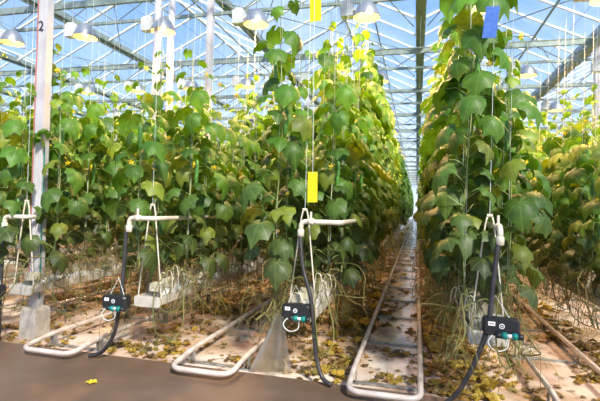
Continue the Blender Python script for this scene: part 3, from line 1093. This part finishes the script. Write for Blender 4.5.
for k in (0, -1, -2, -3, 1, -4, 2, -5, 3):
    X = row_x(k); y0, y1 = RANGE[k]
    y = y0; j = 0
    while y < y1:
        side = 1 if j % 2 else -1
        if k == -1: side = -side if j > 0 else -1
        if k == 0 and j == 0: side = -1
        near = y < {0: 8.5, -1: 8.5, -2: 8, -3: 7.5, 1: 8}.get(k, 0)
        c = cls(k, y)
        lab = None
        if k == 0:
            if j % 2: c = pr.choice([1, 1, 2]) if y < 6.5 else (3 if y < 9 else c)
            elif j > 1: c = pr.choice([3, 3, 4]) if y < 6.5 else (4 if y < 9 else c)
        if (k, j) in special: c, lab = special[(k, j)]
        if near and lab is None and y < 5.0:
            pass
        x = X+side*(.20+pr.uniform(-.04, .04))
        yy = y+pr.uniform(-.05, .05)
        if j == 1 and k in (-1, -2): yy = max(yy, 4.0)
        if j == 0 and k == -1: x = X-.27
        rz = (0 if side > 0 else PI)+pr.uniform(-.25, .25)
        grp = None
        if lab is None:
            if near and j < 12:
                lab = 'leafy cucumber plant, '+ORD[j]+' from the front in the '+rowdesc[k]
            else:
                zone = 'farther back in the '
                sn = ('right' if side > 0 else 'left')+' side of the '
                lab = 'leafy cucumber plant farther back, '+sn+rowdesc[k]
                grp = 'cucumber plants farther back, '+sn+rowdesc[k]
        v = pr.randrange(2)
        if near:
            P = NEARP[(c, v)]
            if (c, v) not in usedp:
                usedp.add((c, v))
                P.location = (x, yy, 0); P.rotation_euler = (0, 0, rz); tag(P, lab, 'plant', grp)
            else:
                clone(P, (x, yy, 0), rz, lab, grp, 'plant')
        else:
            o = bpy.data.objects.new('cucumber_plant', SMALL[(c, v)]); COL.objects.link(o)
            o.location = (x, yy, 0); o.rotation_euler = (0, 0, rz+pr.uniform(-.4, .4)); tag(o, lab, 'plant', grp)
        NPL += 1
        y += .165 if k in (0, -1) and y < 8.5 else (.26 if k in (0, -1) else (.20 if near else .30)); j += 1
print('PLANTS', NPL)
for key, P in NEARP.items():
    if key not in usedp:
        for ch in KIDS.get(P.name, []): bpy.data.objects.remove(ch)
        bpy.data.objects.remove(P)

# everything farther away: one object
far_src = []
for tp in (3.0, 3.4, 3.75, 3.95):
    for sd_ in range(2):
        r = random.Random(900+int(tp*10)+sd_)
        fo, st, fl, fr, pts = plant_geo(r, tp, 0, .75)
        far_src.append(fo)
big = MB().mat(LEAF)
fr_ = random.Random(5)
def add_far(x, y, src):
    a = fr_.uniform(0, 6.28); ca, sa = math.cos(a), math.sin(a)
    off = len(big.v)
    big.v += [(x+v[0]*ca-v[1]*sa, y+v[0]*sa+v[1]*ca, v[2]) for v in src.v]
    big.tint += src.tint; big.vein += src.vein
    big.f += [tuple(q+off for q in f_) for f_ in src.f]
    big.mi += [0]*len(src.f)
for k in list(range(-15, -7))+ROWS+[4, 5, 6]:
    X = row_x(k)
    ys = RANGE.get(k, (0, 5.5 if k < 0 else 9))[1]
    ye = 74 if k in (0, -1) else (48 if k > -7 else 30)
    y = ys; j = 0
    while y < ye:
        s = 1 if j % 2 else -1
        tall = k in (0, -1)
        add_far(X+s*.20, y, far_src[fr_.randrange(4, 8) if tall or y > 14 else fr_.randrange(0, 6)])
        y += .30 if tall else .42; j += 1
bo = big.obj('distant_plants', None, False)
tag(bo, 'mass of distant cucumber plants filling the far ends of all rows', 'plants', None, 'stuff')

# ------------------------------------------------------------------ fallen leaves
def dead_mesh(seed):
    r = random.Random(seed)
    b = MB().mat(DEAD)
    base = r.choice([(.27, .18, .03), (.19, .115, .03), (.28, .155, .02), (.12, .07, .025), (.19, .15, .035), (.13, .11, .03), (.36, .24, .03)])
    b.tc = base
    leaf(b, Vector((0, 0, .012)), 0, .0, .17*r.uniform(.8, 1.3), r.uniform(-.8, 1.6), r, 1, r.uniform(-.3, .3))
    k = r.uniform(.02, .035)
    for i_, v in enumerate(b.v):
        z = .008+k*.5+(v[2]-.012)*.8+k*math.sin(v[0]*60+seed)*.5+k*math.cos(v[1]*55+seed*2)*.4
        b.v[i_] = (v[0]*.85, v[1]*.85, max(.004, z))
    return b.data('fallen_leaf')
DM = [dead_mesh(s) for s in range(14)]
dr = random.Random(77)
zones = []
def zone_of(x):
    k = round((x-aisle_x(0))/PITCH_X)
    inside = abs(x-aisle_x(k)) < .265
    return k, inside
cnt = 0
ZN = {0: 'the central aisle', -1: 'the second left aisle', -2: 'the aisle by the numbered post', 1: 'the right-hand aisle', -3: 'the far left aisle'}
def litter_spot(ymax):
    while True:
        y = 3.72+(ymax-3.72)*dr.random()**1.3
        x = dr.uniform(-5.2, 2.6) if y > 5 else dr.uniform(-4.4, 1.9)
        k, inside = zone_of(x)
        if k not in ZN: continue
        if inside:
            ph = ((y-3.9) % .55)/.55
            if dr.random() > (.75 if ph < .35 else .05)*(.5 if k == 0 else .35): continue
            if k == 0 and x > aisle_x(0)+.1 and dr.random() < .6: continue
        elif dr.random() > .9: continue
        return x, y, k, inside
heaps = []
for h in range(90):
    heaps.append(litter_spot(8.0))
pool = []
for i_ in range(300):
    hx, hy, k, ins = heaps[dr.randrange(90)]
    x = hx+dr.gauss(0, .11); y = max(3.72, hy+dr.gauss(0, .07))
    k, ins = zone_of(x)
    if k not in ZN: k = -2 if x < 0 else 1
    o = bpy.data.objects.new('fallen_leaf', DM[dr.randrange(14)]); COL.objects.link(o)
    o.location = (x, y, .001+dr.uniform(0, .012)); o.rotation_euler = (dr.uniform(-.2, .2), dr.uniform(-.2, .2), dr.uniform(0, 6.28)); o.scale = [dr.uniform(.4, .85)]*3
    where = ('between the rails of ' if ins else 'beside the rails of ')+ZN[k]
    tag(o, 'withered brown leaf lying '+where, 'fallen leaf', 'fallen leaves '+where)
b = MB().mat(DEAD)
src = [me for me in DM]
def add_dead(x, y, s, z=.004):
    me = DM[dr.randrange(14)]
    a = dr.uniform(0, 6.28); ca, sa = math.cos(a)*s, math.sin(a)*s
    off = len(b.v)
    t = me.attributes['tint'].data[0].vector
    tt = tuple(t)
    for v in me.vertices:
        c = v.co
        b.v.append((x+c[0]*ca-c[1]*sa, y+c[0]*sa+c[1]*ca, z+c[2]*s)); b.tint.append(tt); b.vein.append((1, 0, 0))
    for p in me.polygons:
        b.f.append(tuple(q+off for q in p.vertices)); b.mi.append(0)
for i_ in range(3000):
    hx, hy, k, ins = heaps[dr.randrange(90)] if dr.random() < .5 else litter_spot(9.0)
    add_dead(hx+dr.gauss(0, .08), max(3.7, hy+dr.gauss(0, .05)), dr.uniform(.15, .62))
for i_ in range(500):
    x = dr.uniform(.10, .62) if dr.random() < .7 else dr.uniform(-.9, -.52)
    add_dead(x, 3.72+4.5*dr.random()**1.2, dr.uniform(.4, 1.0))
for i_ in range(3200):
    y = 5.5+32*dr.random()**1.7
    k = dr.choice([-3, -2, -2, -1, -1, 0, 0, 0, 1, 1, 1])
    x = aisle_x(k)+dr.uniform(-PITCH_X/2, PITCH_X/2)
    if abs(x-aisle_x(k)) < .25 and dr.random() < .75: continue
    add_dead(x, y, dr.uniform(.5, 1.2))
tag(b.obj('leaf_litter', None, False), 'litter of crumbled dead leaves strewn over the ground film', 'leaf litter', None, 'stuff')

o = bpy.data.objects.new('fallen_flower', FLME); COL.objects.link(o); o.location = (-2.42, 3.05, .022); o.scale = (1.3, 1.3, 1.3)
tag(o, 'small orange-yellow fallen flower lying on the brown walkway', 'flower')
